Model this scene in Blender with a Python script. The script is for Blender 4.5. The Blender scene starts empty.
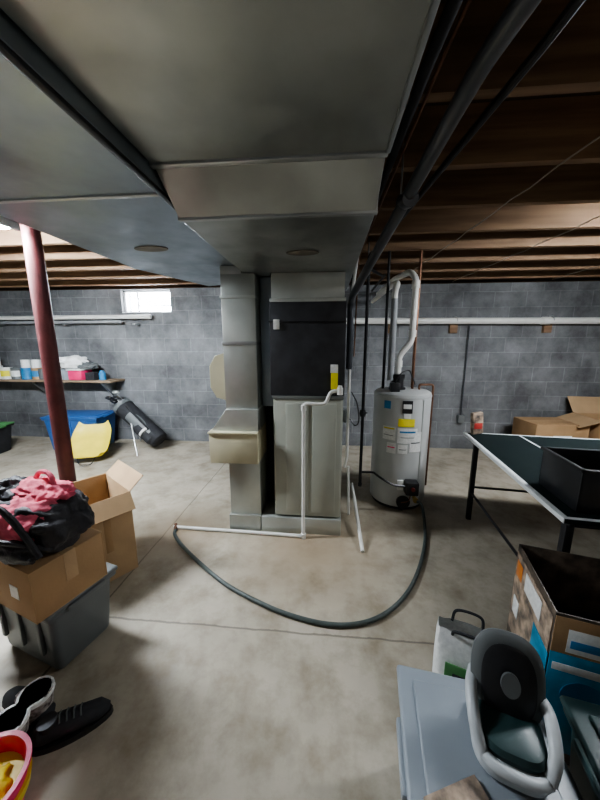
import bpy, bmesh, math, random
from mathutils import Vector, Matrix, noise
random.seed(4)
pi=math.pi
# ------------------------------------------------------------ materials
def pm(name,col,rough=.6,metal=0.0,ns=8.0,na=.15,bump=0.0,bs=60.0,emit=None,es=0.0,col2=None,detail=5.0,spec=None):
    m=bpy.data.materials.new(name); m.use_nodes=True
    nt=m.node_tree; b=nt.nodes['Principled BSDF']
    b.inputs['Roughness'].default_value=rough; b.inputs['Metallic'].default_value=metal
    if spec is not None: b.inputs['Specular IOR Level'].default_value=spec
    tc=nt.nodes.new('ShaderNodeTexCoord')
    n=nt.nodes.new('ShaderNodeTexNoise'); n.inputs['Scale'].default_value=ns; n.inputs['Detail'].default_value=detail
    nt.links.new(tc.outputs['Object'],n.inputs['Vector'])
    r=nt.nodes.new('ShaderNodeValToRGB')
    r.color_ramp.elements[0].position=.3; r.color_ramp.elements[1].position=.7
    c2=col2 if col2 else tuple(min(1,c*(1+na)) for c in col)
    c1=tuple(c*(1-na) for c in col)
    r.color_ramp.elements[0].color=(*c1,1); r.color_ramp.elements[1].color=(*c2,1)
    nt.links.new(n.outputs['Fac'],r.inputs['Fac']); nt.links.new(r.outputs['Color'],b.inputs['Base Color'])
    if bump>0:
        n2=nt.nodes.new('ShaderNodeTexNoise'); n2.inputs['Scale'].default_value=bs; n2.inputs['Detail'].default_value=4
        nt.links.new(tc.outputs['Object'],n2.inputs['Vector'])
        bu=nt.nodes.new('ShaderNodeBump'); bu.inputs['Strength'].default_value=bump; bu.inputs['Distance'].default_value=.01
        nt.links.new(n2.outputs['Fac'],bu.inputs['Height']); nt.links.new(bu.outputs['Normal'],b.inputs['Normal'])
    if emit:
        b.inputs['Emission Color'].default_value=(*emit,1); b.inputs['Emission Strength'].default_value=es
    return m
def galv(name,col,rough=.36,metal=.85):
    m=pm(name,col,rough,metal,ns=2.4,na=.24,detail=6)
    nt=m.node_tree; b=nt.nodes['Principled BSDF']; tc=[n for n in nt.nodes if n.type=='TEX_COORD'][0]
    n2=nt.nodes.new('ShaderNodeTexNoise'); n2.inputs['Scale'].default_value=2.0; n2.inputs['Detail'].default_value=1
    nt.links.new(tc.outputs['Object'],n2.inputs['Vector'])
    bu=nt.nodes.new('ShaderNodeBump'); bu.inputs['Strength'].default_value=.5; bu.inputs['Distance'].default_value=.04
    nt.links.new(n2.outputs['Fac'],bu.inputs['Height']); nt.links.new(bu.outputs['Normal'],b.inputs['Normal'])
    n3=nt.nodes.new('ShaderNodeTexNoise'); n3.inputs['Scale'].default_value=9; n3.inputs['Detail'].default_value=8
    nt.links.new(tc.outputs['Object'],n3.inputs['Vector'])
    mr=nt.nodes.new('ShaderNodeMapRange'); mr.inputs['From Min'].default_value=.3; mr.inputs['From Max'].default_value=.7; mr.inputs['To Min'].default_value=rough-.08; mr.inputs['To Max'].default_value=rough+.14
    nt.links.new(n3.outputs['Fac'],mr.inputs['Value']); nt.links.new(mr.outputs[0],b.inputs['Roughness'])
    return m
def blockwall(name,axis):
    m=bpy.data.materials.new(name); m.use_nodes=True; nt=m.node_tree; b=nt.nodes['Principled BSDF']; L=nt.links.new
    tc=nt.nodes.new('ShaderNodeTexCoord'); s=nt.nodes.new('ShaderNodeSeparateXYZ'); L(tc.outputs['Object'],s.inputs[0])
    c=nt.nodes.new('ShaderNodeCombineXYZ'); L(s.outputs[axis],c.inputs[0]); L(s.outputs[2],c.inputs[1])
    br=nt.nodes.new('ShaderNodeTexBrick'); L(c.outputs[0],br.inputs['Vector'])
    br.inputs['Scale'].default_value=1; br.inputs['Brick Width'].default_value=.405; br.inputs['Row Height'].default_value=.2
    br.inputs['Mortar Size'].default_value=.007; br.inputs['Mortar Smooth'].default_value=.5; br.inputs['Bias'].default_value=0
    br.inputs['Color1'].default_value=(.135,.138,.143,1); br.inputs['Color2'].default_value=(.165,.168,.173,1); br.inputs['Mortar'].default_value=(.205,.21,.215,1)
    n=nt.nodes.new('ShaderNodeTexNoise'); n.inputs['Scale'].default_value=1.6; n.inputs['Detail'].default_value=10; n.inputs['Roughness'].default_value=.7; L(tc.outputs['Object'],n.inputs['Vector'])
    r=nt.nodes.new('ShaderNodeValToRGB'); r.color_ramp.elements[0].position=.36; r.color_ramp.elements[1].position=.68
    r.color_ramp.elements[0].color=(.58,.58,.58,1); r.color_ramp.elements[1].color=(1.6,1.6,1.58,1); L(n.outputs['Fac'],r.inputs[0])
    mx=nt.nodes.new('ShaderNodeMix'); mx.data_type='RGBA'; mx.blend_type='MULTIPLY'; mx.inputs[0].default_value=1
    L(br.outputs['Color'],mx.inputs[6]); L(r.outputs[0],mx.inputs[7]); L(mx.outputs[2],b.inputs['Base Color'])
    b.inputs['Roughness'].default_value=.8
    n3=nt.nodes.new('ShaderNodeTexNoise'); n3.inputs['Scale'].default_value=70; L(tc.outputs['Object'],n3.inputs['Vector'])
    ad=nt.nodes.new('ShaderNodeMath'); ad.operation='MULTIPLY_ADD'; L(br.outputs['Fac'],ad.inputs[0]); ad.inputs[1].default_value=-1.2; L(n3.outputs['Fac'],ad.inputs[2])
    bu=nt.nodes.new('ShaderNodeBump'); bu.inputs['Strength'].default_value=.5; bu.inputs['Distance'].default_value=.008
    L(ad.outputs[0],bu.inputs['Height']); L(bu.outputs[0],b.inputs['Normal'])
    return m
def floormat():
    m=bpy.data.materials.new('concrete_floor'); m.use_nodes=True; nt=m.node_tree; b=nt.nodes['Principled BSDF']; L=nt.links.new
    tc=nt.nodes.new('ShaderNodeTexCoord'); o=tc.outputs['Object']
    n=nt.nodes.new('ShaderNodeTexNoise'); n.inputs['Scale'].default_value=1.3; n.inputs['Detail'].default_value=9; n.inputs['Roughness'].default_value=.6; L(o,n.inputs['Vector'])
    r=nt.nodes.new('ShaderNodeValToRGB'); e=r.color_ramp.elements
    e[0].position=.3; e[0].color=(.34,.30,.235,1); e[1].position=.7; e[1].color=(.55,.495,.40,1); L(n.outputs['Fac'],r.inputs[0])
    n2=nt.nodes.new('ShaderNodeTexNoise'); n2.inputs['Scale'].default_value=5; n2.inputs['Detail'].default_value=12; n2.inputs['Roughness'].default_value=.65; L(o,n2.inputs['Vector'])
    r2=nt.nodes.new('ShaderNodeValToRGB'); r2.color_ramp.elements[0].position=.3; r2.color_ramp.elements[0].color=(.62,.58,.52,1); r2.color_ramp.elements[1].position=.56; r2.color_ramp.elements[1].color=(1,1,1,1); L(n2.outputs['Fac'],r2.inputs[0])
    mx=nt.nodes.new('ShaderNodeMix'); mx.data_type='RGBA'; mx.blend_type='MULTIPLY'; mx.inputs[0].default_value=1
    L(r.outputs[0],mx.inputs[6]); L(r2.outputs[0],mx.inputs[7])
    s=nt.nodes.new('ShaderNodeSeparateXYZ'); L(o,s.inputs[0])
    def M(op,a,b2=None,c=None):
        q=nt.nodes.new('ShaderNodeMath'); q.operation=op
        for i,v in enumerate((a,b2,c)):
            if v is None: continue
            if isinstance(v,(int,float)): q.inputs[i].default_value=v
            else: L(v,q.inputs[i])
        return q.outputs[0]
    wob=M('MULTIPLY',M('SUBTRACT',n2.outputs['Fac'],.5),.03)
    j1=M('ABSOLUTE',M('ADD',M('SUBTRACT',s.outputs[1],1.335),wob))
    j2=M('ABSOLUTE',M('ADD',M('ADD',s.outputs[0],1.28),wob))
    j3=M('ABSOLUTE',M('ADD',M('SUBTRACT',s.outputs[0],2.6),wob))
    j=M('LESS_THAN',M('MINIMUM',M('MINIMUM',j1,j2),j3),.0055)
    mx2=nt.nodes.new('ShaderNodeMix'); mx2.data_type='RGBA'; L(M('MULTIPLY',j,.6),mx2.inputs[0]); L(mx.outputs[2],mx2.inputs[6]); mx2.inputs[7].default_value=(.09,.08,.065,1)
    vd=nt.nodes.new('ShaderNodeVectorMath'); vd.operation='DISTANCE'; L(o,vd.inputs[0]); vd.inputs[1].default_value=(-1.15,2.15,0)
    vd2=nt.nodes.new('ShaderNodeVectorMath'); vd2.operation='DISTANCE'; L(o,vd2.inputs[0]); vd2.inputs[1].default_value=(-.1,2.05,0)
    st=M('MULTIPLY',M('SUBTRACT',.5,M('MINIMUM',vd.outputs['Value'],M('MULTIPLY',vd2.outputs['Value'],.7))),n2.outputs['Fac']); st=M('MAXIMUM',M('MULTIPLY',st,2.6),0); st=M('MINIMUM',st,.55)
    mx3=nt.nodes.new('ShaderNodeMix'); mx3.data_type='RGBA'; L(st,mx3.inputs[0]); L(mx2.outputs[2],mx3.inputs[6]); mx3.inputs[7].default_value=(.27,.18,.10,1)
    L(mx3.outputs[2],b.inputs['Base Color']); b.inputs['Roughness'].default_value=.55
    h=M('SUBTRACT',n2.outputs['Fac'],M('MULTIPLY',j,2.0))
    bu=nt.nodes.new('ShaderNodeBump'); bu.inputs['Strength'].default_value=.25; bu.inputs['Distance'].default_value=.01; L(h,bu.inputs['Height']); L(bu.outputs[0],b.inputs['Normal'])
    return m
def woodmat(name,c1,c2,axis=0):
    m=bpy.data.materials.new(name); m.use_nodes=True; nt=m.node_tree; b=nt.nodes['Principled BSDF']; L=nt.links.new
    tc=nt.nodes.new('ShaderNodeTexCoord'); mp=nt.nodes.new('ShaderNodeMapping'); L(tc.outputs['Object'],mp.inputs[0])
    sc=[14,14,14]; sc[axis]=.9; mp.inputs['Scale'].default_value=sc
    n=nt.nodes.new('ShaderNodeTexNoise'); n.inputs['Scale'].default_value=1.5; n.inputs['Detail'].default_value=6; L(mp.outputs[0],n.inputs['Vector'])
    r=nt.nodes.new('ShaderNodeValToRGB'); r.color_ramp.elements[0].position=.3; r.color_ramp.elements[1].position=.72
    r.color_ramp.elements[0].color=(*c1,1); r.color_ramp.elements[1].color=(*c2,1); L(n.outputs['Fac'],r.inputs[0]); L(r.outputs[0],b.inputs['Base Color'])
    b.inputs['Roughness'].default_value=.75
    return m
GAL=galv('galvanized_steel',(.37,.385,.37)); GALD=galv('galvanized_steel_dark',(.30,.345,.39)); GALL=galv('galvanized_steel_bright',(.52,.54,.51),.40,.65)
SEAM=galv('duct_seam',(.40,.41,.41),.35)
BLACKF=pm('foil_insulation_black',(.030,.031,.036),.5,0,9,.4,.1)
FURN=pm('furnace_enamel',(.42,.43,.37),.5,0,4,.08)
FURND=pm('furnace_enamel_dark',(.16,.165,.155),.5,.1,4,.06)
TAN=pm('tan_sheet',(.66,.61,.43),.55,0,5,.08)
PVC=pm('white_pvc',(.74,.73,.69),.35,0,10,.06)
PVCG=pm('grey_pvc',(.30,.31,.32),.4,0,10,.08)
IRON=pm('black_iron',(.03,.03,.032),.45,.5,20,.2)
PIPEG=pm('dark_grey_pipe',(.085,.09,.10),.3,.4,12,.15)
COPPER=pm('aged_copper',(.20,.10,.06),.45,.7,15,.25)
WH=pm('heater_enamel',(.52,.53,.52),.35,.1,5,.06)
WHITE=pm('white_label',(.78,.78,.76),.6,0,60,.1)
YEL=pm('yellow_label',(.85,.75,.05),.6,0,20,.08)
BLUE=pm('blue_label',(.04,.22,.45),.5,0,20,.1)
BLK=pm('black_plastic',(.018,.018,.02),.4,0,20,.2)
BLKM=pm('black_matte',(.022,.022,.025),.8,0,20,.3)
GRYP=pm('grey_plastic',(.13,.14,.14),.45,0,8,.06)
LIDG=pm('light_grey_lid',(.27,.30,.33),.4,0,8,.05)
SEATG=pm('pale_grey_plastic',(.50,.52,.53),.4,0,8,.05)
TEALD=pm('dark_teal_plastic',(.025,.055,.055),.4,0,8,.1)
CARD=pm('cardboard',(.40,.25,.13),.8,0,6,.09,.08,90)
CARDL=pm('cardboard_light',(.46,.31,.175),.8,0,6,.09,.08,90)
CARDD=pm('cardboard_inside',(.30,.19,.10),.85,0,6,.1)
RED=pm('post_red_oxide',(.095,.022,.022),.5,.1,12,.25,.1)
PINK=pm('pink_fabric',(.72,.14,.20),.85,0,12,.22,.3,80)
BAGB=pm('black_nylon',(.02,.018,.022),.6,0,30,.3,.3,120)
HOSE=pm('hose_rubber',(.07,.085,.08),.5,0,30,.15)
GREENT=pm('table_green',(.008,.014,.014),.85,0,6,.1,spec=.12)
TWHITE=pm('table_line_white',(.75,.77,.77),.5,0,8,.04)
STEEL=pm('leg_steel',(.05,.05,.055),.4,.6,8,.1)
BINB=pm('blue_bin',(.03,.10,.28),.45,0,8,.1)
YELP=pm('yellow_plastic',(.75,.60,.06),.45,0,8,.08)
PINKP=pm('pink_plastic',(.75,.04,.16),.4,0,8,.08)
TEAL=pm('print_teal',(.02,.27,.45),.5,0,9,.4)
PRINTK=pm('print_black',(.03,.03,.03),.5,0,14,.9,col2=(.16,.12,.09))
PICT=pm('print_picture',(.10,.09,.09),.5,0,22,.6,col2=(.60,.45,.33),detail=8)
GREEN=pm('print_green',(.10,.28,.10),.6,0,9,.2)
PLAID=pm('plaid_red',(.30,.03,.04),.8,0,50,.9,col2=(.6,.55,.5))
GLOWL=pm('tube_glow_left',(.9,.95,1),.5,0,5,0,emit=(.84,.92,1.0),es=760)
GLOWR=pm('tube_glow_right',(.9,.95,1),.5,0,5,0,emit=(.90,.95,1.0),es=300)
BULBG=pm('bulb_glow',(1,.98,.93),.5,0,5,0,emit=(1,.95,.86),es=90)
FIXT=pm('fixture_white',(.7,.7,.7),.4,0,5,.03)
JOIST=woodmat('joist_wood',(.14,.078,.042),(.29,.185,.105),0)
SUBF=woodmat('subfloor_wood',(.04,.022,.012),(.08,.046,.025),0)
SHELFW=woodmat('shelf_wood',(.20,.14,.09),(.33,.24,.16),0)
FRAME=pm('window_vinyl',(.85,.86,.88),.5,0,8,.04)
CABLE=pm('cable_sheath',(.35,.30,.24),.5,0,8,.1)
# ------------------------------------------------------------ mesh helpers
def mk(name,verts,faces,mat,parent=None,smooth=True,ang=35):
    me=bpy.data.meshes.new(name); me.from_pydata([tuple(v) for v in verts],[],faces); me.update()
    bm=bmesh.new(); bm.from_mesh(me); bmesh.ops.recalc_face_normals(bm,faces=bm.faces); bm.to_mesh(me); bm.free()
    return fin(name,me,mat,parent,smooth,ang)
def fin(name,me,mat,parent,smooth=True,ang=35):
    if mat: me.materials.append(mat)
    if smooth:
        for p in me.polygons: p.use_smooth=True
        me.set_sharp_from_angle(angle=math.radians(ang))
    o=bpy.data.objects.new(name,me); bpy.context.collection.objects.link(o)
    if parent: o.parent=parent
    return o
def sweep_geo(pts,r,seg=12):
    pts=[Vector(p) for p in pts]; n=len(pts)
    rr=r if isinstance(r,(list,tuple)) else [r]*n
    T=[]
    for i in range(n):
        a=pts[max(0,i-1)]; b=pts[min(n-1,i+1)]; T.append((b-a).normalized())
    up=Vector((0,0,1)) if abs(T[0].z)<.9 else Vector((1,0,0))
    u=T[0].cross(up).normalized(); V=[];Fc=[]
    for i in range(n):
        u=(u-T[i]*u.dot(T[i])).normalized(); w=T[i].cross(u)
        for k in range(seg):
            a=2*pi*k/seg; V.append(pts[i]+(u*math.cos(a)+w*math.sin(a))*rr[i])
    for i in range(n-1):
        for k in range(seg):
            k2=(k+1)%seg; Fc.append((i*seg+k,i*seg+k2,(i+1)*seg+k2,(i+1)*seg+k))
    Fc.append(tuple(range(seg))[::-1]); Fc.append(tuple((n-1)*seg+k for k in range(seg)))
    return V,Fc
def fillet(pts,rad=.04,n=5):
    pts=[Vector(p) for p in pts]; out=[pts[0]]
    for i in range(1,len(pts)-1):
        a,b,c=pts[i-1],pts[i],pts[i+1]; r=min(rad,(a-b).length*.45,(c-b).length*.45)
        p=b+(a-b).normalized()*r; q=b+(c-b).normalized()*r
        for k in range(n+1):
            t=k/n; out.append(p*(1-t)**2+b*2*t*(1-t)+q*t*t)
    out.append(pts[-1]); return out
def crom(pts,n=8):
    P=[Vector(p) for p in pts]; P=[P[0]*2-P[1]]+P+[P[-1]*2-P[-2]]; out=[]
    for i in range(1,len(P)-2):
        for k in range(n):
            t=k/n; a,b,c,d=P[i-1],P[i],P[i+1],P[i+2]
            out.append(.5*((2*b)+(c-a)*t+(2*a-5*b+4*c-d)*t*t+(3*b-a-3*c+d)*t**3))
    out.append(P[-2]); return out
class O:
    def __init__(s,name,loc=(0,0,0),rz=0,rx=0,ry=0):
        e=bpy.data.objects.new(name,None); e.empty_display_size=.05; bpy.context.collection.objects.link(e)
        e.location=loc; e.rotation_euler=(math.radians(rx),math.radians(ry),math.radians(rz)); s.e=e
    def box(s,part,lo,hi,mat,bev=.004,rot=None,top=None,seg=2):
        lo=Vector(lo);hi=Vector(hi); c=(lo+hi)/2; h=(hi-lo)/2
        bm=bmesh.new(); bmesh.ops.create_cube(bm,size=2)
        for v in bm.verts:
            k=1.0
            if top and v.co.z<0: k=top
            v.co=Vector((v.co.x*h.x*k,v.co.y*h.y*k,v.co.z*h.z))
        b=min(bev,min(h)*.9)
        if b>0: bmesh.ops.bevel(bm,geom=list(bm.edges),offset=b,segments=seg,profile=.5,affect='EDGES')
        me=bpy.data.meshes.new(part); bm.to_mesh(me); bm.free()
        o=fin(part,me,mat,s.e); o.location=c
        if rot: o.rotation_euler=tuple(math.radians(a) for a in rot)
        return o
    def tube(s,part,pts,r,mat,seg=12,fil=None,sm=None):
        if fil: pts=fillet(pts,fil)
        if sm: pts=crom(pts,sm)
        V,Fc=sweep_geo(pts,r,seg); return mk(part,V,Fc,mat,s.e)
    def lathe(s,part,prof,mat,loc=(0,0,0),rot=None,seg=32,scale=(1,1,1)):
        V=[];Fc=[];n=len(prof)
        for r,z in prof:
            for k in range(seg):
                a=2*pi*k/seg; V.append((max(r,1e-4)*math.cos(a)*scale[0],max(r,1e-4)*math.sin(a)*scale[1],z*scale[2]))
        for i in range(n-1):
            for k in range(seg):
                k2=(k+1)%seg; Fc.append((i*seg+k,i*seg+k2,(i+1)*seg+k2,(i+1)*seg+k))
        Fc.append(tuple(range(seg))[::-1]); Fc.append(tuple((n-1)*seg+k for k in range(seg)))
        o=mk(part,V,Fc,mat,s.e); o.location=loc
        if rot: o.rotation_euler=tuple(math.radians(a) for a in rot)
        return o
    def prism(s,part,poly,axis,a,b,mat,bev=0.003):
        V=[]
        for t in (a,b):
            for p,q in poly:
                V.append({'x':(t,p,q),'y':(p,t,q),'z':(p,q,t)}[axis])
        n=len(poly); Fc=[tuple(range(n))[::-1],tuple(range(n,2*n))]+[(i,(i+1)%n,n+(i+1)%n,n+i) for i in range(n)]
        o=mk(part,V,Fc,mat,s.e,True,20)
        if bev:
            bm=bmesh.new(); bm.from_mesh(o.data); bmesh.ops.bevel(bm,geom=list(bm.edges),offset=bev,segments=2,profile=.5,affect='EDGES'); bm.to_mesh(o.data); bm.free()
        return o
    def blob(s,part,c,size,mat,amp=.12,fr=2.5,seed=0,sub=5,flat=None,rot=None,pw=1.0):
        bm=bmesh.new(); bmesh.ops.create_icosphere(bm,subdivisions=sub,radius=1)
        for v in bm.verts:
            d=v.co.normalized()
            if pw!=1.0: d=Vector([math.copysign(abs(q)**pw,q) for q in d])
            k=1+amp*noise.noise(v.co*fr+Vector((seed*7.3,seed,0)))+amp*.5*noise.noise(v.co*fr*2.7+Vector((seed,0,3)))+amp*.35*(1-abs(noise.noise(v.co*fr*4+Vector((0,seed*3,1)))))
            p=d*k; p=Vector((p.x*size[0],p.y*size[1],p.z*size[2]))
            if flat is not None: p.z=max(p.z,-flat)
            v.co=p
        me=bpy.data.meshes.new(part); bm.to_mesh(me); bm.free(); o=fin(part,me,mat,s.e,True,80); o.location=c
        if rot: o.rotation_euler=tuple(math.radians(a) for a in rot)
        return o
    def patch(s,part,cx,cy,r,a0,a1,z0,z1,mat,th=.003,seg=10):
        V=[];Fc=[]
        for rad in (r,r+th):
            for z in (z0,z1):
                for k in range(seg+1):
                    a=math.radians(a0+(a1-a0)*k/seg); V.append((cx+rad*math.cos(a),cy+rad*math.sin(a),z))
        n=seg+1
        for k in range(seg):
            Fc+= [(2*n+k,2*n+k+1,3*n+k+1,3*n+k),(k+1,k,n+k,n+k+1),(k,k+1,2*n+k+1,2*n+k),(n+k+1,n+k,3*n+k,3*n+k+1)]
        Fc+=[(0,2*n,3*n,n),(n-1,2*n-1,4*n-1,3*n-1)]
        return mk(part,V,Fc,mat,s.e)
def carton(name,loc,rz,w,d,h,mat=CARD,inside=CARDD,flaps=(20,20,20,20),open_=True,t=.005,fk=1.0):
    o=O(name,loc,rz)
    o.box('bottom',(-w/2,-d/2,0),(w/2,d/2,t),mat,.001)
    o.box('side_front',(-w/2,-d/2,t),(w/2,-d/2+t,h),mat,.001); o.box('side_back',(-w/2,d/2-t,t),(w/2,d/2,h),mat,.001)
    o.box('side_left',(-w/2,-d/2+t,t),(-w/2+t,d/2-t,h),mat,.001); o.box('side_right',(w/2-t,-d/2+t,t),(w/2,d/2-t,h),mat,.001)
    if not open_:
        o.box('top_flap_1',(-w/2,-d/2,h),(w/2,-.001,h+t),mat,.001); o.box('top_flap_2',(-w/2,.001,h),(w/2,d/2,h+t),mat,.001)
        o.box('tape',(-w/2-.001,-.025,h-.0),(w/2+.001,.025,h+t+.001),CARDL,.0005)
        return o
    fl=min(w,d)/2*fk
    def flap(part,axis,sgn,ang):
        if ang is None: return
        a=math.radians(ang); L=fl
        ox=math.cos(a)*L; oz=-math.sin(a)*L
        if axis=='x':
            e=sgn*w/2; V=[(e,-d/2,h),(e,d/2,h),(e+sgn*ox,d/2-.005,h+oz),(e+sgn*ox,-d/2+.005,h+oz)]
        else:
            e=sgn*d/2; V=[(-w/2,e,h),(w/2,e,h),(w/2-.005,e+sgn*ox,h+oz),(-w/2+.005,e+sgn*ox,h+oz)]
        n=(Vector(V[1])-Vector(V[0])).cross(Vector(V[2])-Vector(V[1])).normalized()*t*.8
        V=[Vector(v) for v in V]; V2=[v+n for v in V]
        mk(part,V+V2,[(0,1,2,3),(7,6,5,4),(0,4,5,1),(1,5,6,2),(2,6,7,3),(3,7,4,0)],inside,o.e,False)
    flap('flap_left','x',-1,flaps[0]); flap('flap_right','x',1,flaps[1]); flap('flap_front','y',-1,flaps[2]); flap('flap_back','y',1,flaps[3])
    return o
def tote(name,loc,rz,w,d,h,mat,lid,tp=.86):
    o=O(name,loc,rz)
    o.box('tub',(-w/2+.02,-d/2+.02,0),(w/2-.02,d/2-.02,h-.035),mat,.03,top=tp,seg=4)
    o.box('tub_rim',(-w/2+.008,-d/2+.008,h-.06),(w/2-.008,d/2-.008,h-.03),mat,.01)
    o.box('lid_edge',(-w/2,-d/2,h-.035),(w/2,d/2,h-.01),lid,.012,seg=3)
    o.box('lid_panel',(-w/2+.05,-d/2+.05,h-.015),(w/2-.05,d/2-.05,h),lid,.007,seg=3)
    for sx in (-1,1):
        o.box('handle_%d'%(1 if sx<0 else 2),(sx*(w/2-.005)-.018,-.09,h-.05),(sx*(w/2-.005)+.018,.09,h-.022),lid,.008)
    for i in range(3):
        x=-w*.28+i*w*.28; o.box('rib_%d'%(i+1),(x-.012,-d/2+.012,h*.3),(x+.012,-d/2+.03,h-.06),mat,.005)
    return o
# ------------------------------------------------------------ room shell
XL,XR,YF,YB=-5.9,4.9,-2.4,4.4
JB=2.31; JT=2.55
def boxmesh(name,boxes,mat):
    V=[];Fc=[]
    for lo,hi in boxes:
        b=len(V)
        for z in (lo[2],hi[2]):
            V+=[(lo[0],lo[1],z),(hi[0],lo[1],z),(hi[0],hi[1],z),(lo[0],hi[1],z)]
        Fc+=[(b,b+3,b+2,b+1),(b+4,b+5,b+6,b+7)]+[(b+i,b+(i+1)%4,b+4+(i+1)%4,b+4+i) for i in range(4)]
    return mk(name,V,Fc,mat,None,False)
boxmesh('floor',[((XL-.2,YF-.2,-.1),(XR+.2,YB+.25,0))],floormat())
WX0,WX1,WZ0,WZ1=-3.05,-2.29,1.97,2.30
boxmesh('wall_back',[((XL-.2,YB,0),(WX0,YB+.25,JB)),((WX1,YB,0),(XR+.2,YB+.25,JB)),((WX0,YB,0),(WX1,YB+.25,WZ0)),((WX0,YB,WZ1),(WX1,YB+.25,JB))],blockwall('block_back',0))
boxmesh('wall_left',[((XL-.2,YF-.2,0),(XL,YB,JB))],blockwall('block_left',1))
boxmesh('wall_right',[((XR,YF-.2,0),(XR+.2,YB,JB))],blockwall('block_right',1))
boxmesh('wall_front',[((XL,YF-.2,0),(XR,YF,JB))],blockwall('block_front',0))
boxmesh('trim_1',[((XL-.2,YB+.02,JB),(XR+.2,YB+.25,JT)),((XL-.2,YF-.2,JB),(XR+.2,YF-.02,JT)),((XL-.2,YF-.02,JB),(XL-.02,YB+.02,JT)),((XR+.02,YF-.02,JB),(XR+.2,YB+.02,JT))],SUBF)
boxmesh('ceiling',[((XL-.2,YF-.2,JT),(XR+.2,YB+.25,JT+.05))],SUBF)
js=[]
y=1.20-.42*8
while y<4.36:
    js.append(((XL-.02,y-.02,JB),(XR+.02,y+.02,JT))); y+=.42
jo=boxmesh('ceiling_joists',js,JOIST)
# window
w=O('window_1')
Y0=YB+.06
w.box('frame_bottom',(WX0,Y0,WZ0),(WX1,Y0+.06,WZ0+.03),FRAME); w.box('frame_top',(WX0,Y0,WZ1-.03),(WX1,Y0+.06,WZ1),FRAME)
w.box('frame_left',(WX0,Y0,WZ0),(WX0+.035,Y0+.06,WZ1),FRAME); w.box('frame_right',(WX1-.035,Y0,WZ0),(WX1,Y0+.06,WZ1),FRAME)
w.box('sash_rail',(WX0+.22,Y0+.01,WZ0+.10),(WX1-.04,Y0+.05,WZ0+.12),FRAME); w.box('sash_stile',(WX0+.20,Y0+.01,WZ0+.03),(WX0+.225,Y0+.05,WZ1-.03),FRAME)
w.box('sash_rail_2',(WX0+.22,Y0+.01,WZ0+.20),(WX1-.04,Y0+.05,WZ0+.215),FRAME)
w.box('sill',(WX0,YB-.01,WZ0-.001),(WX1,YB+.06,WZ0+.008),FRAME)
# ------------------------------------------------------------ ducts
sd=O('supply_duct')
sd.prism('trunk',[(-2.35,2.10),(1.11,2.10),(1.27,2.0),(2.97,2.0),(2.97,2.30),(-2.35,2.30)],'x',-.60,.18,GAL,.004)
sd.box('seam_1',(-.605,1.085,2.092),(.185,1.11,2.305),SEAM,.003); sd.box('seam_2',(-.605,1.268,1.992),(.185,1.29,2.305),SEAM,.003)
sd.box('seam_3',(-.605,-.12,2.088),(.185,-.09,2.305),SEAM,.003)
sd.box('edge_seam_right',(.175,-2.35,2.092),(.19,1.09,2.108),SEAM,.003)
KN=pm('knockout_grey_brown',(.20,.18,.15),.6,.4,10,.3)
sd.lathe('knockout_patch',[(0,0),(.09,0),(.09,.004),(0,.004)],KN,loc=(-.14,1.76,1.995),scale=(1,.5,1))
rd=O('return_duct')
rd.prism('trunk',[(-1.43,-2.35),(-.608,-2.35),(-.608,1.5),(-.608,2.78),(-1.14,2.95),(-1.43,2.24)],'z',2.055,2.30,GALD,.004)
rd.box('seam_1',(-1.435,1.18,2.048),(-.61,1.20,2.30),SEAM,.003); rd.box('seam_2',(-1.435,-.1,2.046),(-.61,-.07,2.30),SEAM,.003)
rd.box('edge_strip',(-.628,-2.35,2.042),(-.607,2.19,2.056),IRON,.004)  # thin dark strip along the inner bottom edge of the trunk
rd.lathe('knockout_patch',[(0,0),(.1,0),(.1,.004),(0,.004)],KN,loc=(-1.03,1.80,2.05),scale=(1,.5,1))
# return drop & filter rack
dr=O('return_drop_duct')
dr.box('drop_upper',(-.765,2.2,1.0),(-.515,2.75,1.998),GALL,.004); dr.box('drop_neck',(-.765,2.2,1.99),(-.612,2.75,2.05),GALL,.003)
dr.box('seam_ring_1',(-.772,2.192,1.50),(-.512,2.757,1.525),SEAM,.003); dr.box('seam_ring_2',(-.772,2.192,1.83),(-.512,2.757,1.85),GALL,.003)
dr.prism('transition',[(-.51,1.02),(-.755,1.02),(-.88,.845),(-.51,.845)],'y',2.17,2.75,GALL,.003)
dr.box('filter_rack',(-.885,2.13,.60),(-.505,2.8,.845),TAN,.006); dr.box('rack_lip',(-.89,2.12,.835),(-.505,2.8,.85),TAN,.003)
dr.box('drop_lower',(-.76,2.2,.13),(-.51,2.75,.60),GALL,.004)
dr.prism('base_boot',[(-.77,2.18),(-.51,2.18),(-.51,2.95),(-.77,2.95)],'z',0.0,.14,GALL,.003)
dr.prism('access_cover',[(-.765,1.08),(-.84,1.10),(-.885,1.18),(-.885,1.34),(-.84,1.42),(-.765,1.44)],'y',2.215,2.245,TAN,.004)
dr.box('cover_bracket',(-.79,2.24,1.16),(-.765,2.5,1.36),TAN,.003)
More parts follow.
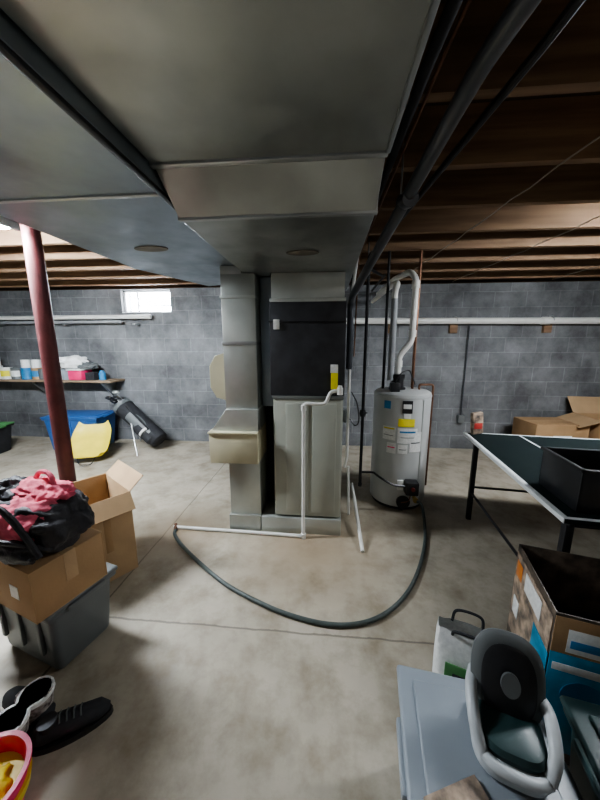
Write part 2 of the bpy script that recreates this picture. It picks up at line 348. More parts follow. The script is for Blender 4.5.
# furnace
fu=O('furnace')
fu.box('base_pan',(-.505,2.18,0),(.135,2.95,.135),GALL,.004)
fu.box('cabinet',(-.40,2.22,.135),(.13,2.95,1.12),FURN,.006)
fu.box('door_panel',(-.39,2.195,.15),(.12,2.225,1.11),FURN,.008)
fu.box('door_rib_1',(-.30,2.188,.19),(-.13,2.2,1.07),FURN,.005); fu.box('door_rib_2',(-.10,2.188,.19),(.08,2.2,1.07),FURN,.005)
fu.box('door_top_rail',(-.40,2.19,1.10),(.13,2.23,1.125),FURND,.003)
fu.box('coil_cabinet',(-.415,2.2,1.125),(.135,2.95,1.81),BLACKF,.006)
fu.box('coil_cover_seam',(-.418,2.192,1.66),(.138,2.2,1.67),BLK,.002)
fu.box('plenum_collar',(-.40,2.21,1.81),(.12,2.9,1.998),GALL,.004); fu.box('collar_flange',(-.41,2.195,1.80),(.13,2.92,1.825),GALL,.003)
fu.box('filler_panel_upper',(-.505,2.32,1.02),(-.415,2.9,1.995),GALD,.003)
fu.box('gap_shade_panel',(-.50,2.45,.13),(-.40,2.9,1.02),BLKM,.003)  # black sheet set back in the gap, its shade put into the colour
fu.box('efficiency_label',(.035,2.19,1.18),(.085,2.2,1.30),YEL,.001); fu.box('rating_label',(.03,2.19,1.30),(.085,2.199,1.36),WHITE,.001)
fu.box('round_sticker',(-.385,2.19,1.61),(-.34,2.2,1.68),WHITE,.003)
fu.box('lock_switch',(.135,2.3,.9),(.165,2.36,1.0),GRYP,.004)
# condensate line
cp=O('condensate_pipe')
cp.tube('drain_riser',[(.10,2.19,1.175),(.10,2.13,1.175),(.035,2.13,1.175),(.0,2.13,1.08),(-.16,2.13,1.08),(-.16,2.13,.02),(-.19,2.12,.018)],.0135,PVC,12,.03)
cp.tube('floor_run',[(-.155,2.13,.0145),(-.60,2.145,.0145),(-1.24,2.16,.0145)],.0135,PVC,12)
cp.lathe('trap_tee',[(0,0),(.021,0),(.021,.05),(0,.05)],PVC,loc=(.10,2.13,1.15)); cp.lathe('elbow_hub',[(0,0),(.02,0),(.02,.04),(0,.04)],PVC,loc=(-.16,2.13,1.03)); cp.lathe('floor_hub',[(0,0),(.02,0),(.02,.04),(0,.04)],PVC,loc=(-.16,2.13,.0))
cp.tube('stub_pipe',[(.10,2.13,1.17),(.10,2.13,1.215)],.015,PVC)
lp=O('loose_pvc_pipe'); lp.tube('pipe',[(.285,1.99,.013),(.27,2.5,.14),(.262,2.72,.19)],.0135,PVC); lp.tube('second_pipe',[(.22,2.5,.0),(.205,2.52,.45)],.011,PVC)
# overhead pipes
op=O('overhead_drain_pipe')
op.tube('run',[(.83,-2.3,2.25),(.39,.95,2.215),(.385,1.05,2.21),(.19,2.45,1.87),(.19,2.55,1.83),(.19,2.56,1.3)],.027,PIPEG,16,.05)
for i,(x,yy,z) in enumerate([(.52,.0,2.232),(.333,1.45,2.11)]):
    op.lathe('coupling_%d'%(i+1),[(0,-.04),(.034,-.04),(.034,.04),(0,.04)],PIPEG,loc=(x,yy,z),rot=(90 if i==0 else 104,0,8))
    op.box('hanger_%d'%(i+1),(x-.03,yy-.01,z+.02),(x-.025,yy+.01,2.32),SEAM,.001)
ls=O('refrigerant_lines')
ls.tube('suction_line',[(.46,-2.3,2.27),(.27,1.0,2.27),(.24,2.3,2.26),(.21,2.64,2.2),(.2,2.70,1.5)],.017,BLKM,12,.06)
ls.tube('liquid_line',[(.50,-2.3,2.285),(.31,1.0,2.285),(.28,2.3,2.27),(.25,2.64,2.2),(.24,2.70,1.4)],.006,COPPER,8,.06)
gp=O('gas_pipe'); gp.tube('run',[(.70,-2.3,2.285),(.56,1.0,2.28),(.33,2.62,2.2),(.33,2.66,.22)],.014,IRON,10,.03)
gp.lathe('shutoff_valve',[(0,-.03),(.022,-.03),(.03,0),(.022,.03),(0,.03)],IRON,loc=(.33,2.66,.9)); gp.box('valve_lever',(.33,2.64,.9),(.37,2.65,.912),IRON,.002)
gp.tube('branch',[(.33,2.66,.35),(.33,2.66,.34),(.45,2.66,.34)],.011,IRON); gp.lathe('drip_cap',[(0,0),(.018,0),(.018,.03),(0,.03)],IRON,loc=(.33,2.66,.2))
gp.tube('upper_branch',[(.33,2.655,2.12),(.52,3.02,2.13),(.58,3.3,2.2),(.6,4.35,2.22)],.012,IRON,10,.03)
gp.box('wall_strap',(.325,2.66,2.2),(.335,2.67,2.32),SEAM,.001)
ec=O('electrical_conduit'); ec.tube('conduit',[(.255,2.3,2.32),(.235,2.6,2.2),(.2,2.62,1.9),(.2,2.62,.5),(.18,2.62,.4)],.013,PVC,10,.04)
ec.tube('flex_cable',[(.22,2.60,1.1),(.27,2.58,1.0),(.29,2.58,.85),(.26,2.60,.8),(.21,2.62,.86)],.006,BLK,8,None,6)
# ------------------------------------------------------------ water heater
cx,cy,R=.71,2.84,.255
wh=O('water_heater')
wh.lathe('tank',[(0,.04),(R-.01,.04),(R,.05),(R,1.055),(R-.006,1.075),(R-.03,1.09),(0,1.10)],WH,loc=(cx,cy,0),seg=64)
wh.lathe('base_ring',[(0,0.01),(R-.02,.01),(R-.02,.045),(0,.045)],BLKM,loc=(cx,cy,0),seg=48)
for i in range(3):
    a=2*pi*i/3+.5; wh.lathe('foot_%d'%(i+1),[(0,0),(.025,0),(.025,.02),(0,.02)],BLK,loc=(cx+(R-.05)*math.cos(a),cy+(R-.05)*math.sin(a),0),seg=12)
wh.lathe('top_seam',[(R-.01,1.04),(R+.003,1.04),(R+.003,1.055),(R-.01,1.055)],WH,loc=(cx,cy,0),seg=64)
P=lambda n,a0,a1,z0,z1,m: wh.patch(n,cx,cy,R+.001,a0,a1,z0-.03,z1-.03,m)
P('brand_badge',222,236,.98,1.05,BLUE); P('black_label',258,277,.95,1.06,BLK); P('yellow_label',252,283,.83,.90,YEL); P('silver_label',262,275,.905,.945,WHITE)
P('white_label_1',222,248,.70,.82,WHITE); P('white_label_2',252,290,.68,.815,WHITE); P('white_label_3',232,250,.58,.675,WHITE); P('white_label_4',254,272,.585,.665,WHITE); P('white_label_5',276,300,.60,.78,WHITE)
Q=lambda n,a0,a1,z0,z1,m: wh.patch(n,cx,cy,R+.004,a0,a1,z0-.03,z1-.03,m,.001)
Q('label_text_1',224,246,.80,.812,YEL); Q('label_text_2',256,286,.775,.79,BLUE); Q('label_text_3',258,284,.73,.735,GRYP); Q('label_text_4',224,244,.74,.745,GRYP); Q('label_text_5',256,270,.62,.625,GRYP); Q('label_text_6',278,297,.68,.69,GRYP); Q('label_text_7',234,248,.63,.64,PINKP); Q('label_text_8',260,275,.99,1.03,WHITE)
P('seam_strip',300,302,.09,1.06,GALL)
wh.box('gas_control',(cx+.0,cy-R-.085,.20),(cx+.11,cy-R+.01,.32),BLK,.01); wh.lathe('control_knob',[(0,0),(.018,0),(.016,.02),(0,.02)],pm('knob_red',(.18,.03,.025),.4),loc=(cx+.055,cy-R-.085,.265),rot=(90,0,0))
wh.box('control_tag',(cx-.06,cy-R-.02,.22),(cx-.01,cy-R+.0,.31),WHITE,.002)
wh.lathe('burner_door',[(0,0),(.06,0),(.06,.02),(0,.02)],BLK,loc=(cx+.0,cy-R+.005,.10),rot=(90,0,0))
wh.tube('gas_feed',[(.45,2.66,.34),(.50,2.54,.34),(.60,2.50,.30),(cx+.01,2.52,.28)],.01,BLK,8,None,6)
wh.tube('burner_tube',[(cx+.05,cy-R-.05,.2),(cx+.03,cy-R-.06,.14),(cx-.02,cy-R-.02,.1)],.005,COPPER,8,None,6)
wh.lathe('drain_valve',[(0,0),(.018,0),(.018,.06),(.024,.06),(.024,.08),(0,.08)],pm('brass',(.5,.36,.12),.35,.8),loc=(cx+.1,cy-R+.03,.14),rot=(90,0,0),seg=16)
wh.lathe('vent_hood',[(0,1.09),(.075,1.09),(.075,1.11),(.055,1.12),(.055,1.20),(.062,1.20),(.062,1.235),(0,1.235)],BLK,loc=(cx-.05,cy,0))
wh.tube('relief_pipe',[(cx+.15,cy,1.08),(cx+.15,cy,1.14),(cx+.275,cy,1.14),(cx+.275,cy,.15)],.010,COPPER,10,.02)
wh.tube('cold_inlet',[(cx+.10,cy+.05,1.08),(cx+.10,cy+.05,2.33)],.013,COPPER,10); wh.tube('hot_outlet',[(cx-.17,cy+.05,1.08),(cx-.17,cy+.05,2.33)],.013,IRON,10)
wh.box('junction_box',(cx-.14,cy-.16,1.09),(cx-.06,cy-.09,1.17),BLK,.006)
wh.tube('power_cord',[(cx-.10,cy-.12,1.16),(cx-.06,cy-.14,1.25),(cx+.02,cy-.1,1.28),(cx+.08,cy-.02,1.2),(cx+.12,cy+.03,1.14)],.006,BLK,8,None,6)
vp=O('vent_pipe')
vp.tube('vent_riser',[(cx-.05,cy,1.237),(cx-.05,cy,1.40),(cx+.055,cy,1.53),(cx+.060,cy,2.07),(cx+.02,cy+.06,2.14),(cx-.02,cy+.5,2.17),(cx-.02,4.38,2.19)],.027,PVC,20,.05)
vp.tube('intake_riser',[(cx-.12,cy-.02,1.18),(cx-.12,cy-.02,1.90)],.029,PVCG,20)
vp.tube('intake_elbow',[(cx-.12,cy-.02,1.89),(cx-.12,cy-.02,1.97),(cx-.09,cy+.03,2.04),(cx-.09,cy+.3,2.07),(cx-.09,4.38,2.09)],.027,PVC,20,.06)
for i,(x,z) in enumerate([(cx+.056,1.6),(cx+.059,2.02),(cx-.05,1.33)]):
    vp.lathe('coupling_%d'%(i+1),[(0,-.03),(.034,-.03),(.034,.03),(0,.03)],PVC,loc=(x,cy,z),seg=24)
# hose
ho=O('garden_hose')
ho.tube('hose',[(-1.21,2.13,.014),(-1.18,2.06,.014),(-1.05,1.93,.014),(-.82,1.75,.014),(-.60,1.60,.014),(-.37,1.49,.014),(-.17,1.42,.014),(.04,1.385,.014),(.22,1.41,.014),(.38,1.50,.014),(.53,1.66,.014),(.66,1.88,.014),(.77,2.13,.014),(.83,2.33,.03),(.85,2.46,.10),(.84,2.505,.135),(.815,2.525,.14)],.0125,HOSE,12,None,8)
ho.tube('coupling',[(-1.24,2.19,.016),(-1.205,2.12,.015)],.0155,COPPER,12)
# ------------------------------------------------------------ wall pipes
wp=O('wall_drain_pipe')
wp.tube('run',[(.25,4.31,1.825),(4.85,4.31,1.80)],.042,PVC,20)
for i,x in enumerate([.9,1.72,2.92,4.0]):
    wp.box('block_%d'%(i+1),(x-.05,4.355,1.66),(x+.05,4.40,1.86),JOIST,.003); wp.tube('strap_%d'%(i+1),[(x,4.262,1.81),(x,4.262,1.83),(x,4.30,1.872),(x,4.36,1.872)],.006,SEAM,6)
wp.lathe('coupling',[(0,-.05),(.05,-.05),(.05,.05),(0,.05)],PVC,loc=(2.85,4.31,1.811),rot=(0,90,0))
wl=O('wall_pipe_rack')
wl.tube('pipe_1',[(-5.6,4.30,1.90),(-2.55,4.30,1.905)],.03,PVC,14); wl.tube('pipe_2',[(-5.6,4.29,1.83),(-3.0,4.29,1.835)],.022,PVCG,14)
for i,x in enumerate([-5.0,-3.9,-2.8]): wl.box('bracket_%d'%(i+1),(x-.02,4.26,1.79),(x+.02,4.40,1.81),SEAM,.002); 
kb=O('wall_outlet_conduit'); kb.tube('conduit',[(1.93,4.375,1.75),(1.93,4.375,.5)],.009,PIPEG,8); kb.box('box',(1.89,4.34,.4),(1.97,4.4,.51),GRYP,.004)
# ------------------------------------------------------------ post
po=O('steel_post',(-1.97,2.0,0))
po.lathe('column',[(0,.012),(.052,.012),(.052,2.29),(0,2.29)],RED,seg=32); po.box('base_plate',(-.09,-.09,0),(.09,.09,.012),RED,.002); po.box('top_plate',(-.09,-.08,2.285),(.09,.08,2.31),RED,.002)
po.lathe('weld_ring',[(.045,.012),(.062,.012),(.052,.03),(.045,.03)],RED,seg=32)
# ------------------------------------------------------------ lights (fixture geometry)
def shop(name,x0,x1,yy,z,glow):
    o=O(name)
    o.prism('reflector',[(yy-.09,z),(yy-.04,z+.05),(yy+.04,z+.05),(yy+.09,z)],'x',x0,x1,FIXT,.002)
    for i,dy in enumerate((-.045,.045)): o.tube('tube_%d'%(i+1),[(x0+.03,yy+dy,z-.02),(x1-.03,yy+dy,z-.02)],.014,glow,12)
    o.box('end_cap_1',(x0,yy-.09,z-.035),(x0+.025,yy+.09,z+.01),FIXT,.003); o.box('end_cap_2',(x1-.025,yy-.09,z-.035),(x1,yy+.09,z+.01),FIXT,.003)
    for i,x in enumerate((x0+.2,x1-.2)): o.tube('chain_%d'%(i+1),[(x,yy,z+.04),(x,yy,JT)],.003,SEAM,6)
    return o
shop('shop_light',-3.15,-1.93,1.80,2.24,GLOWL)
shop('shop_light',1.75,2.95,1.84,2.23,GLOWR)
def bulb(loc):
    o=O('ceiling_bulb',loc)
    o.lathe('lampholder',[(0,0),(.055,0),(.06,-.02),(.035,-.05),(0,-.05)],FIXT)
    o.lathe('bulb',[(0,-.045),(.016,-.05),(.03,-.085),(.034,-.11),(.025,-.135),(0,-.146)],BULBG,seg=24)
bulb((1.3,-.90,2.30)); bulb((-2.3,-.90,2.30))  # right-hand bulb is added, out of view, for front illumination
# cables
cb=O('ceiling_cables')
for i,(x,dx) in enumerate([(1.35,-.5),(1.9,-.3),(2.6,.2)]):
    cb.tube('cable_%d'%(i+1),[(x+dx*t+.02*math.sin(t*9+i),-2.2+6.4*t,JB-.006-(.012*(math.sin(t*48+i)**2))) for t in [k/40 for k in range(41)]],.0035,CABLE,6)
# ------------------------------------------------------------ shelf + contents
sh=O('wall_shelf'); sh.box('board',(-5.75,4.08,.955),(-3.12,4.4,.985),SHELFW,.003)
for i,x in enumerate([-5.4,-4.4,-3.3]):
    sh.prism('bracket_%d'%(i+1),[(4.4,.955),(4.12,.955),(4.12,.935),(4.37,.70),(4.4,.70)],'x',x-.015,x+.015,SEAM,.001)
pc=O('paint_cans')
x=-5.45; i=0
cols=[WHITE,GRYP,WHITE,LIDG,WHITE,CARD,BLUE]
while x<-4.38:
    r=random.choice([.055,.075,.085]); h=r*2.3; m=random.choice(cols)
    pc.lathe('can_%d'%i,[(0,0),(r,0),(r,.01),(r*.97,.015),(r*.97,h-.015),(r,h-.01),(r,h),(r*.85,h),(r*.85,h-.008),(0,h-.008)],m,loc=(x+r,4.2,.987),seg=20)
    pc.patch('can_label_%d'%i,x+r,4.2,r,200,340,.987+h*.25,.987+h*.75,random.choice([WHITE,YEL,BLUE,GREEN,WHITE]),.001); 
    if random.random()<.45 and r>.07:
        pc.lathe('can_top_%d'%i,[(0,0),(r*.8,0),(r*.8,h*.7),(0,h*.7)],random.choice(cols),loc=(x+r,4.2,.987+h+.001),seg=20)
    x+=2*r+.02; i+=1
ss=O('shelf_supplies')
ss.box('pink_tub',(-3.80,4.1,.987),(-3.58,4.33,1.13),PINKP,.02); ss.box('tub_lid',(-3.81,4.09,1.13),(-3.57,4.34,1.15),WHITE,.005)
ss.box('carton',(-3.54,4.12,.987),(-3.40,4.3,1.10),BLKM,.004); ss.box('white_box',(-4.18,4.12,.987),(-3.97,4.34,1.17),WHITE,.006)
for i,(x,m) in enumerate([(-4.28,GRYP),(-3.90,LIDG)]): ss.lathe('can_%d'%(i+1),[(0,0),(.06,0),(.06,.16),(.05,.16),(.05,.155),(0,.155)],m,loc=(x,4.2,.987),seg=20)
ss.blob('rag_pile',(-3.78,4.2,1.24),(.2,.11,.09),WHITE,.35,2.5,3,4,.08); ss.blob('cloth',(-4.1,4.22,1.235),(.15,.1,.07),GRYP,.35,2.5,5,4,.06); ss.blob('dark_cloth',(-3.56,4.22,1.19),(.13,.1,.05),GRYP,.35,2.5,8,4,.04)
ss.lathe('jar',[(0,0),(.045,0),(.045,.1),(.03,.12),(.03,.14),(0,.14)],BLUE,loc=(-3.33,4.2,.987),seg=20)
tote('blue_storage_bin',(-3.58,4.0,0),4,.80,.5,.52,BINB,BINB)
tote('black_storage_tub',(-4.75,3.55,0),10,.62,.5,.42,BLKM,GREEN)
sl=O('yellow_sled',(-3.05,3.42,.02),20)
V=[];Fc=[];N=14;Mx=10
for i in range(N+1):
    t=i/N
    for j in range(Mx+1):
        u=j/Mx*2-1; wd=.23*(1-.25*abs(2*t-1)**4)
        V.append((u*wd, -.05+.38*t, .02+.34*t**1.1+.05*abs(u)**6+.05*(abs(2*t-1))**6))
nn=len(V)
V+= [Vector(v)+Vector((0,.008,-.008)) for v in V]
for i in range(N):
    for j in range(Mx):
        a=i*(Mx+1)+j; q=(a,a+1,a+Mx+2,a+Mx+1); Fc.append(q); Fc.append(tuple(k+nn for k in q[::-1]))
for i in range(N):
    for a,b in ((i*(Mx+1),(i+1)*(Mx+1)),(i*(Mx+1)+Mx,(i+1)*(Mx+1)+Mx)): Fc.append((a,b,b+nn,a+nn))
for j in range(Mx):
    for a,b in ((j,j+1),(N*(Mx+1)+j,N*(Mx+1)+j+1)): Fc.append((a,b,b+nn,a+nn))
mk('hull',V,Fc,YELP,sl.e); sl.tube('rope',[(-.1,-.03,.06),(-.05,-.12,.012),(.08,-.15,.01),(.1,-.03,.06)],.006,BLK,6,None,6)
sl.box('rear_support',(-.12,.33,.0),(.12,.36,.32),YELP,.006)
# golf bag
gb=O('golf_bag')
A=Vector((-2.36,3.95,.14)); B=Vector((-2.96,4.08,.60)); D=(B-A)
def al(t,off=(0,0,0)): return tuple(A+D*t+Vector(off))
gb.tube('body',[al(0),al(.03),al(.12),al(.5),al(.9),al(1.0)],[.10,.125,.13,.12,.13,.135],BLKM,20)
gb.tube('white_panel',[al(.2,(0,-.035,.01)),al(.55,(0,-.035,.01)),al(.75,(0,-.03,.01))],[.095,.1,.1],GRYP,18)
gb.tube('pocket',[al(.1,(0,-.07,-.03)),al(.15,(0,-.075,-.03)),al(.5,(0,-.075,-.03)),al(.55,(0,-.07,-.03))],[.05,.085,.085,.05],BLKM,16)
gb.tube('pocket_trim',[al(.3,(0,-.10,.0)),al(.34,(0,-.10,.0))],[.08,.08],WHITE,16)
gb.tube('top_collar',[al(.97),al(1.05)],[.14,.14],GRYP,20)
gb.tube('strap',[al(.2,(0,-.1,.1)),al(.45,(0,-.15,.17)),al(.8,(0,-.1,.14))],.014,BLKM,8,None,6)
gb.tube('leg_1',[al(.7,(0,-.1,0)),(-2.55,3.68,.01)],.008,SEAM,8); gb.tube('leg_2',[al(.85,(0,.1,0)),(-2.90,4.3,.01)],.008,SEAM,8)
for i in range(6):
    dx=random.uniform(-.07,.07); dy=random.uniform(-.07,.07); L=1.15+random.random()*.3
    p0=A+D*.95+Vector((0,dx,dy)); p1=A+D*L+Vector((0,dx*1.3,dy*1.3)); gb.tube('shaft_%d'%(i+1),[p0,p1],.006,SEAM,6)
    gb.blob('club_head_%d'%(i+1),tuple(p1),(.05,.035,.028) ,random.choice([BLK,GALL,BLK]),.1,2,i,3)
# ------------------------------------------------------------ left foreground
tb=carton('open_cardboard_box',(-1.53,1.72,0),-35,.44,.30,.56,CARDL,CARDL,(40,50,-25,-40),fk=.8)
tb.box('tape_strip',(.219,-.02,.2),(.2215,.02,.56),CARD,.0005); tb.box('shipping_mark',(.219,-.11,.06),(.2215,-.04,.13),BLKM,.0005)
tote('grey_storage_tote',(-1.36,1.21,0),-15,.50,.34,.37,GRYP,GRYP)
cbx=carton('cardboard_box',(-1.32,1.15,.371),-17,.42,.30,.23,CARD,CARDD,open_=False)
cbx.box('label',(.05,-.1515,.08),(.11,-.15,.14),WHITE,.0005); cbx.box('tape_side',(.2095,-.025,.10),(.2115,.025,.232),CARDL,.0005)
bg=O('duffel_bag',(-1.30,1.14,.613),-15)
bg.blob('body',(0,0,.11),(.22,.15,.12),BAGB,.18,1.8,2,5,.107,pw=.8)
bg.blob('pink_front',(.05,-.05,.14),(.14,.11,.10),PINK,.22,1.9,7,5)
bg.blob('pink_top',(.0,.03,.22),(.14,.09,.055),PINK,.28,2.2,9,5); bg.blob('dark_flap',(-.15,-.03,.19),(.11,.1,.08),BAGB,.3,2.2,4,5); bg.blob('pink_side',(-.13,-.12,.13),(.09,.05,.08),PINK,.25,2.4,14,4)
bg.blob('mesh_pocket',(.03,-.13,.065),(.17,.05,.055),BAGB,.2,2.4,16,4,.058)
bg.tube('strap_1',crom([(-.15,-.16,.06),(-.05,-.19,.2),(.06,-.16,.26),(.15,-.14,.18),(.21,-.12,.05)],8),.013,BAGB,8)
bg.tube('strap_2',crom([(-.02,-.17,.04),(.05,-.19,.12),(.14,-.17,.13),(.22,-.08,.06)],8),.011,BAGB,8); bg.tube('handle_loop',crom([(-.1,.05,.22),(-.05,.06,.30),(.05,.05,.30),(.1,.03,.2)],8),.011,PINK,8)
def boot(name,loc,rz,mat,sh_=.2):
    o=O(name,loc,rz)
    pts=[(0,-.16,.035),(0,-.13,.04),(0,-.08,.05),(0,-.02,.06),(0,.04,.06),(0,.08,.05),(0,.095,.04)]
    o.tube('foot',pts,[.02,.036,.042,.042,.042,.04,.025],BLKM,16,None,None)
    o.tube('shaft',[(0,.04,.05),(0,.045,.10),(0,.05,sh_)],[.047,.052,.057],mat,18)
    o.tube('instep_patch',[(0,-.10,.055),(0,-.03,.068),(0,.01,.075)],[.030,.037,.04],mat,16)
    o.tube('cuff',[(0,.05,sh_-.010),(0,.05,sh_+.006),(0,.05,sh_+.006),(0,.05,sh_-.03)],[.059,.059,.05,.045],WHITE,18)
    V=[];n=20
    for z in (0,.022):
        for k in range(n):
            a=2*pi*k/n; V.append((.046*math.cos(a)*(1-.15*(math.sin(a)<0)*abs(math.sin(a))),-.03+.14*math.sin(a),z))
    mk('sole',V,[tuple(range(n))[::-1],tuple(range(n,2*n))]+[(i,(i+1)%n,n+(i+1)%n,n+i) for i in range(n)],BLK,o.e)
    return o
boot('snow_boot',(-1.17,.875,0),255,PLAID,.15); boot('snow_boot',(-1.18,.775,0),260,PLAID,.15)
def shoe(name,loc,rz):
    o=O(name,loc,rz)
    o.tube('upper',[(0,-.14,.035),(0,-.11,.045),(0,-.05,.05),(0,.02,.06),(0,.08,.065),(0,.11,.05)],[.015,.034,.038,.040,.04,.02],BLKM,16)
    o.tube('opening',[(0,.055,.07),(0,.055,.104)],[.035,.032],BLK,14)
    for i in range(4): o.tube('lace_%d'%(i+1),[(-.025,-.05+i*.022,.082+i*.004),(0,-.048+i*.022,.094+i*.004),(.025,-.05+i*.022,.082+i*.004)],.003,GRYP,6)
    V=[];n=20
    for z in (0,.025):
        for k in range(n):
            a=2*pi*k/n; V.append((.043*math.cos(a),-.015+.135*math.sin(a),z))
    mk('sole',V,[tuple(range(n))[::-1],tuple(range(n,2*n))]+[(i,(i+1)%n,n+(i+1)%n,n+i) for i in range(n)],BLK,o.e)
shoe('sneaker',(-.985,.84,0),125)
bk=O('toy_bucket',(-1.05,.60,0))
bk.lathe('pail',[(0,0),(.09,0),(.125,.17),(.132,.17),(.132,.18),(.118,.18),(.085,.01),(0,.01)],PINKP,seg=40); bk.lathe('yellow_band',[(.113,.09),(.119,.09),(.126,.125),(.120,.125)],YELP,seg=40)
bk.blob('sand_toys',(0,0,.10),(.085,.085,.05),YELP,.4,3,2,4)
# ------------------------------------------------------------ ping pong table
tt=O('ping_pong_table',(1.19,2.61,0),-6.5)
TW,TL,TH=1.525,1.34,.76
tt.box('top',(0,-TL,TH-.022),(TW,0,TH),GREENT,.002)
for n_,lo,hi in [('line_left',(0,-TL,TH),(.02,0,TH+.0012)),('line_right',(TW-.02,-TL,TH),(TW,0,TH+.0012)),('line_end',(0.02,-.02,TH),(TW-.02,0,TH+.0012)),('line_center',(TW/2-.35,-TL,TH),(TW/2-.335,-.02,TH+.001)),('line_near',(.02,-TL,TH),(TW-.02,-TL+.02,TH+.0012))]:
    tt.box(n_,lo,hi,TWHITE,.0003)
tt.box('edge_left',(-.004,-TL,TH-.022),(0,0,TH-.0),TWHITE,.001); tt.box('edge_end',(0,0,TH-.022),(TW,.004,TH),TWHITE,.001)
tt.box('apron_1',(.06,-TL+.06,TH-.07),(.085,-.06,TH-.022),STEEL,.003); tt.box('apron_2',(.06,-.085,TH-.07),(TW-.06,-.06,TH-.022),STEEL,.003); tt.box('apron_3',(.06,-TL+.06,TH-.07),(TW-.06,-TL+.085,TH-.022),STEEL,.003); tt.box('apron_4',(TW-.085,-TL+.06,TH-.07),(TW-.06,-.06,TH-.022),STEEL,.003)
for i,(x,yy) in enumerate([(.08,-.08),(TW-.08,-.08),(.08,-TL+.1),(TW-.08,-TL+.1)]): tt.box('leg_%d'%(i+1),(x-.018,yy-.018,0),(x+.018,yy+.018,TH-.03),STEEL,.004)
tt.tube('brace_1',[(.08,-.08,.25),(.08,-TL+.1,.25)],.01,STEEL,8); tt.tube('brace_2',[(.08,-.08,.3),(TW-.08,-.08,.3)],.01,STEEL,8)
sb=O('snack_bag',(1.26,2.55,.762),12)
sb.box('pouch',(-.05,-.02,0),(.05,.02,.19),PICT,.015,rot=(0,-6,0)); sb.box('print_band',(-.035,-.0225,.05),(.035,-.019,.1),pm('print_red',(.5,.06,.05),.5,0,9,.3),.001)
tray=O('black_storage_crate',(1.34,1.46,.762),-6.5)
tray.box('base',(-.2,-.15,0),(.2,.15,.01),BLK,.003)
for n_,lo,hi in [('side_front',(-.2,-.15,0),(.2,-.14,.2)),('side_back',(-.2,.14,0),(.2,.15,.2)),('side_left',(-.2,-.15,0),(-.19,.15,.2)),('side_right',(.19,-.15,0),(.2,.15,.2)),('rim_front',(-.21,-.16,.19),(.21,-.14,.205)),('rim_back',(-.21,.14,.19),(.21,.16,.205)),('rim_left',(-.21,-.16,.19),(-.19,.16,.205)),('rim_right',(.19,-.16,.19),(.21,.16,.205))]: tray.box(n_,lo,hi,BLK,.003)
bt=O('papers',(1.66,2.0,.762),10); bt.box('sheet_1',(-.1,-.14,0),(.1,.14,.004),WHITE,.001); bt.box('sheet_2',(-.08,-.12,.004),(.12,.13,.012),TWHITE,.001,rot=(0,0,12)); bt.blob('mouse',(.08,.02,.03),(.03,.05,.018),BLK,.05,2,1,3)
b1=carton('moving_box',(2.83,3.95,0),3,.62,.42,.55,CARD,CARDD,open_=False); b1.box('print',(-.1,-.2115,.3),(.12,-.21,.42),WHITE,.0005)
b2=carton('moving_box',(3.55,3.9,0),-4,.62,.5,.62,CARD,CARDL,(20,-30,35,-50)); b2.box('print',(-.2,-.2515,.3),(.0,-.25,.45),WHITE,.0005)
# ------------------------------------------------------------ right foreground
pb=carton('printed_toy_box',(1.08,1.06,0),-15,.50,.38,.61,PRINTK,CARDL,(None,10,None,None))
pb.box('picture_left',(-.253,-.18,.20),(-.2505,.18,.58),PICT,.0005); pb.box('white_logo',(-.2555,-.10,.48),(-.253,.06,.56),WHITE,.0005); pb.box('logo_badge',(-.2555,.09,.30),(-.253,.15,.38),WHITE,.0005); pb.box('red_badge',(-.2555,.10,.48),(-.253,.16,.55),pm('print_orange',(.6,.2,.04),.5,0,9,.2),.0005)
pb.box('teal_panel',(-.2555,-.19,.05),(-.253,-.06,.44),TEAL,.0005); pb.box('teal_front',(-.25,-.193,.05),(-.03,-.1905,.46),TEAL,.0005); pb.box('front_brown',(-.03,-.193,.05),(.25,-.1905,.60),CARD,.0005); pb.box('front_brown_top',(-.25,-.193,.46),(-.03,-.1905,.60),CARD,.0005)
pb.lathe('wheel_print',[(.04,0),(.065,0),(.065,.001),(.04,.001)],BLUE,loc=(-.14,-.1935,.30),rot=(90,0,0)); pb.box('white_print',(.0,-.1945,.42),(.2,-.193,.48),WHITE,.0005); pb.box('white_stripe',(-.24,-.1945,.39),(-.06,-.193,.42),WHITE,.0005)
pb.box('white_picture',(-.21,-.1942,.47),(-.06,-.193,.56),WHITE,.0005); pb.box('blue_caption',(-.20,-.1955,.49),(-.08,-.1942,.52),BLUE,.0005)
for i in range(4): pb.box('text_row_%d'%(i+1),(.02,-.1945,.34-.04*i),(.16,-.193,.352-.04*i),BLKM,.0004)
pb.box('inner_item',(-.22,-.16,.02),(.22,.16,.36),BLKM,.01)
rb=O('reusable_bag',(.62,1.14,0),-20)
V=[];Fc=[]
lv=[(0,.12,.075),(.12,.122,.078),(.24,.12,.06),(.30,.115,.035)]
for z,a,b in lv:
    for k in range(24):
        t=2*pi*k/24; c_,s_=math.cos(t),math.sin(t); V.append((a*math.copysign(abs(c_)**.45,c_),b*math.copysign(abs(s_)**.45,s_)+.006*math.sin(5*t+z*20),z))
for i in range(len(lv)-1):
    for k in range(24): k2=(k+1)%24; Fc.append((i*24+k,i*24+k2,(i+1)*24+k2,(i+1)*24+k))
Fc.append(tuple(range(24)))
mk('sack',V,Fc,WHITE,rb.e); rb.box('green_print',(-.08,-.084,.05),(.08,-.078,.19),GREEN,.002); rb.box('dark_print',(-.05,-.088,.08),(.04,-.083,.15),BLKM,.001)
rb.tube('handle_1',crom([(-.06,-.035,.29),(-.05,-.06,.33),(.04,-.06,.33),(.06,-.035,.29)],8),.006,BLKM,8); rb.tube('handle_2',crom([(-.06,.035,.29),(-.04,.06,.33),(.05,.06,.33),(.06,.035,.29)],8),.006,BLKM,8)
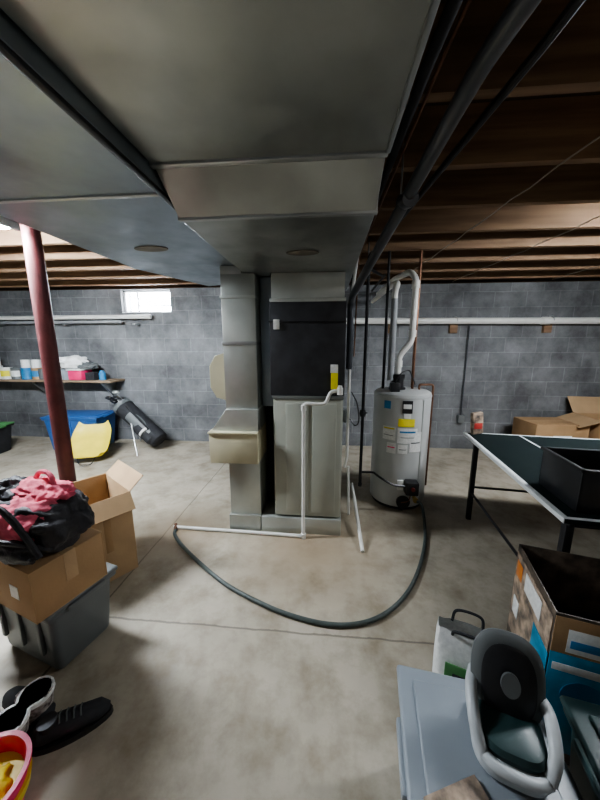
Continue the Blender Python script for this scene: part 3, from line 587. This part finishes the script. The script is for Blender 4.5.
tote('grey_storage_bin',(.46,.67,0),-8,.44,.50,.35,LIDG,LIDG)
tote('dark_storage_tote',(.89,.61,0),-12,.36,.40,.42,TEALD,TEALD)
cs=O('child_booster_seat',(.54,.735,.352),-18); cs.e.scale=(.74,.74,.74)
def sup(a,b,n=40,p=.6):
    return [(a*math.copysign(abs(math.cos(2*pi*k/n))**p,math.cos(2*pi*k/n)),b*math.copysign(abs(math.sin(2*pi*k/n))**p,math.sin(2*pi*k/n))) for k in range(n)]
def loft(part,levels,mat,p=.6,n=40):
    V=[];Fc=[]
    for (z,a,b,ox,oy) in levels:
        for x_,y_ in sup(a,b,n,p): V.append((x_+ox,y_+oy,z))
    for i in range(len(levels)-1):
        for k in range(n): k2=(k+1)%n; Fc.append((i*n+k,i*n+k2,(i+1)*n+k2,(i+1)*n+k))
    Fc.append(tuple(range(n))[::-1]); Fc.append(tuple((len(levels)-1)*n+k for k in range(n)))
    return mk(part,V,Fc,mat,cs.e)
loft('base_shell',[(0,.10,.12,0,0),(.01,.125,.145,0,0),(.05,.128,.148,0,0),(.075,.115,.135,0,0),(.08,.10,.12,0,0)],SEATG)
loft('seat_cushion',[(.07,.105,.125,0,0),(.10,.112,.13,0,0),(.12,.10,.12,0,0),(.125,.08,.10,0,0)],TEALD)
bkr=loft('backrest_shell',[(0,.10,.14,0,0),(.015,.128,.165,0,0),(.035,.13,.17,0,0),(.05,.115,.155,0,0),(.055,.09,.135,0,0)],GRYP,.75)
bkr.location=(0,.115,.20); bkr.rotation_euler=(math.radians(68),0,0)
pad=loft('back_pad',[(0,.09,.13,0,0),(.012,.095,.135,0,0),(.02,.08,.12,0,0)],BLK,.8); pad.location=(0,.066,.215); pad.rotation_euler=(math.radians(68),0,0)
cs.lathe('pad_hole',[(0,0),(.033,0),(.033,.012),(0,.012)],GRYP,loc=(0,.038,.235),rot=(68,0,0),scale=(1,1.3,1))
for sx in (-1,1): cs.tube('arm_%d'%(1 if sx<0 else 2),crom([(sx*.11,.12,.16),(sx*.13,.03,.17),(sx*.125,-.07,.13),(sx*.10,-.12,.07)],8),.022,SEATG,14)
cs.tube('front_bar',crom([(-.10,-.12,.07),(-.05,-.15,.075),(.05,-.15,.075),(.10,-.12,.07)],8),.02,SEATG,14)
gm=O('picture_book',(.37,.54,.352),20); gm.box('cover',(-.08,-.09,0),(.08,.09,.012),PICT,.002); gm.box('pages',(-.076,-.088,.002),(.078,.088,.010),WHITE,.001)
# ------------------------------------------------------------ world, camera
W=bpy.data.worlds.new('World'); bpy.context.scene.world=W; W.use_nodes=True
bgn=W.node_tree.nodes['Background']; bgn.inputs[0].default_value=(.85,.92,1,1); bgn.inputs[1].default_value=80
try: bpy.context.scene.view_settings.look='AgX - Medium High Contrast'
except Exception: pass
cam=bpy.data.cameras.new('Camera'); co=bpy.data.objects.new('Camera',cam); bpy.context.collection.objects.link(co)
cam.sensor_fit='HORIZONTAL'; cam.sensor_width=36; cam.lens=18; cam.clip_start=.02
co.location=(0,0,1.5); co.rotation_euler=(math.radians(90-10.4),0,math.radians(5.0))
bpy.context.scene.camera=co
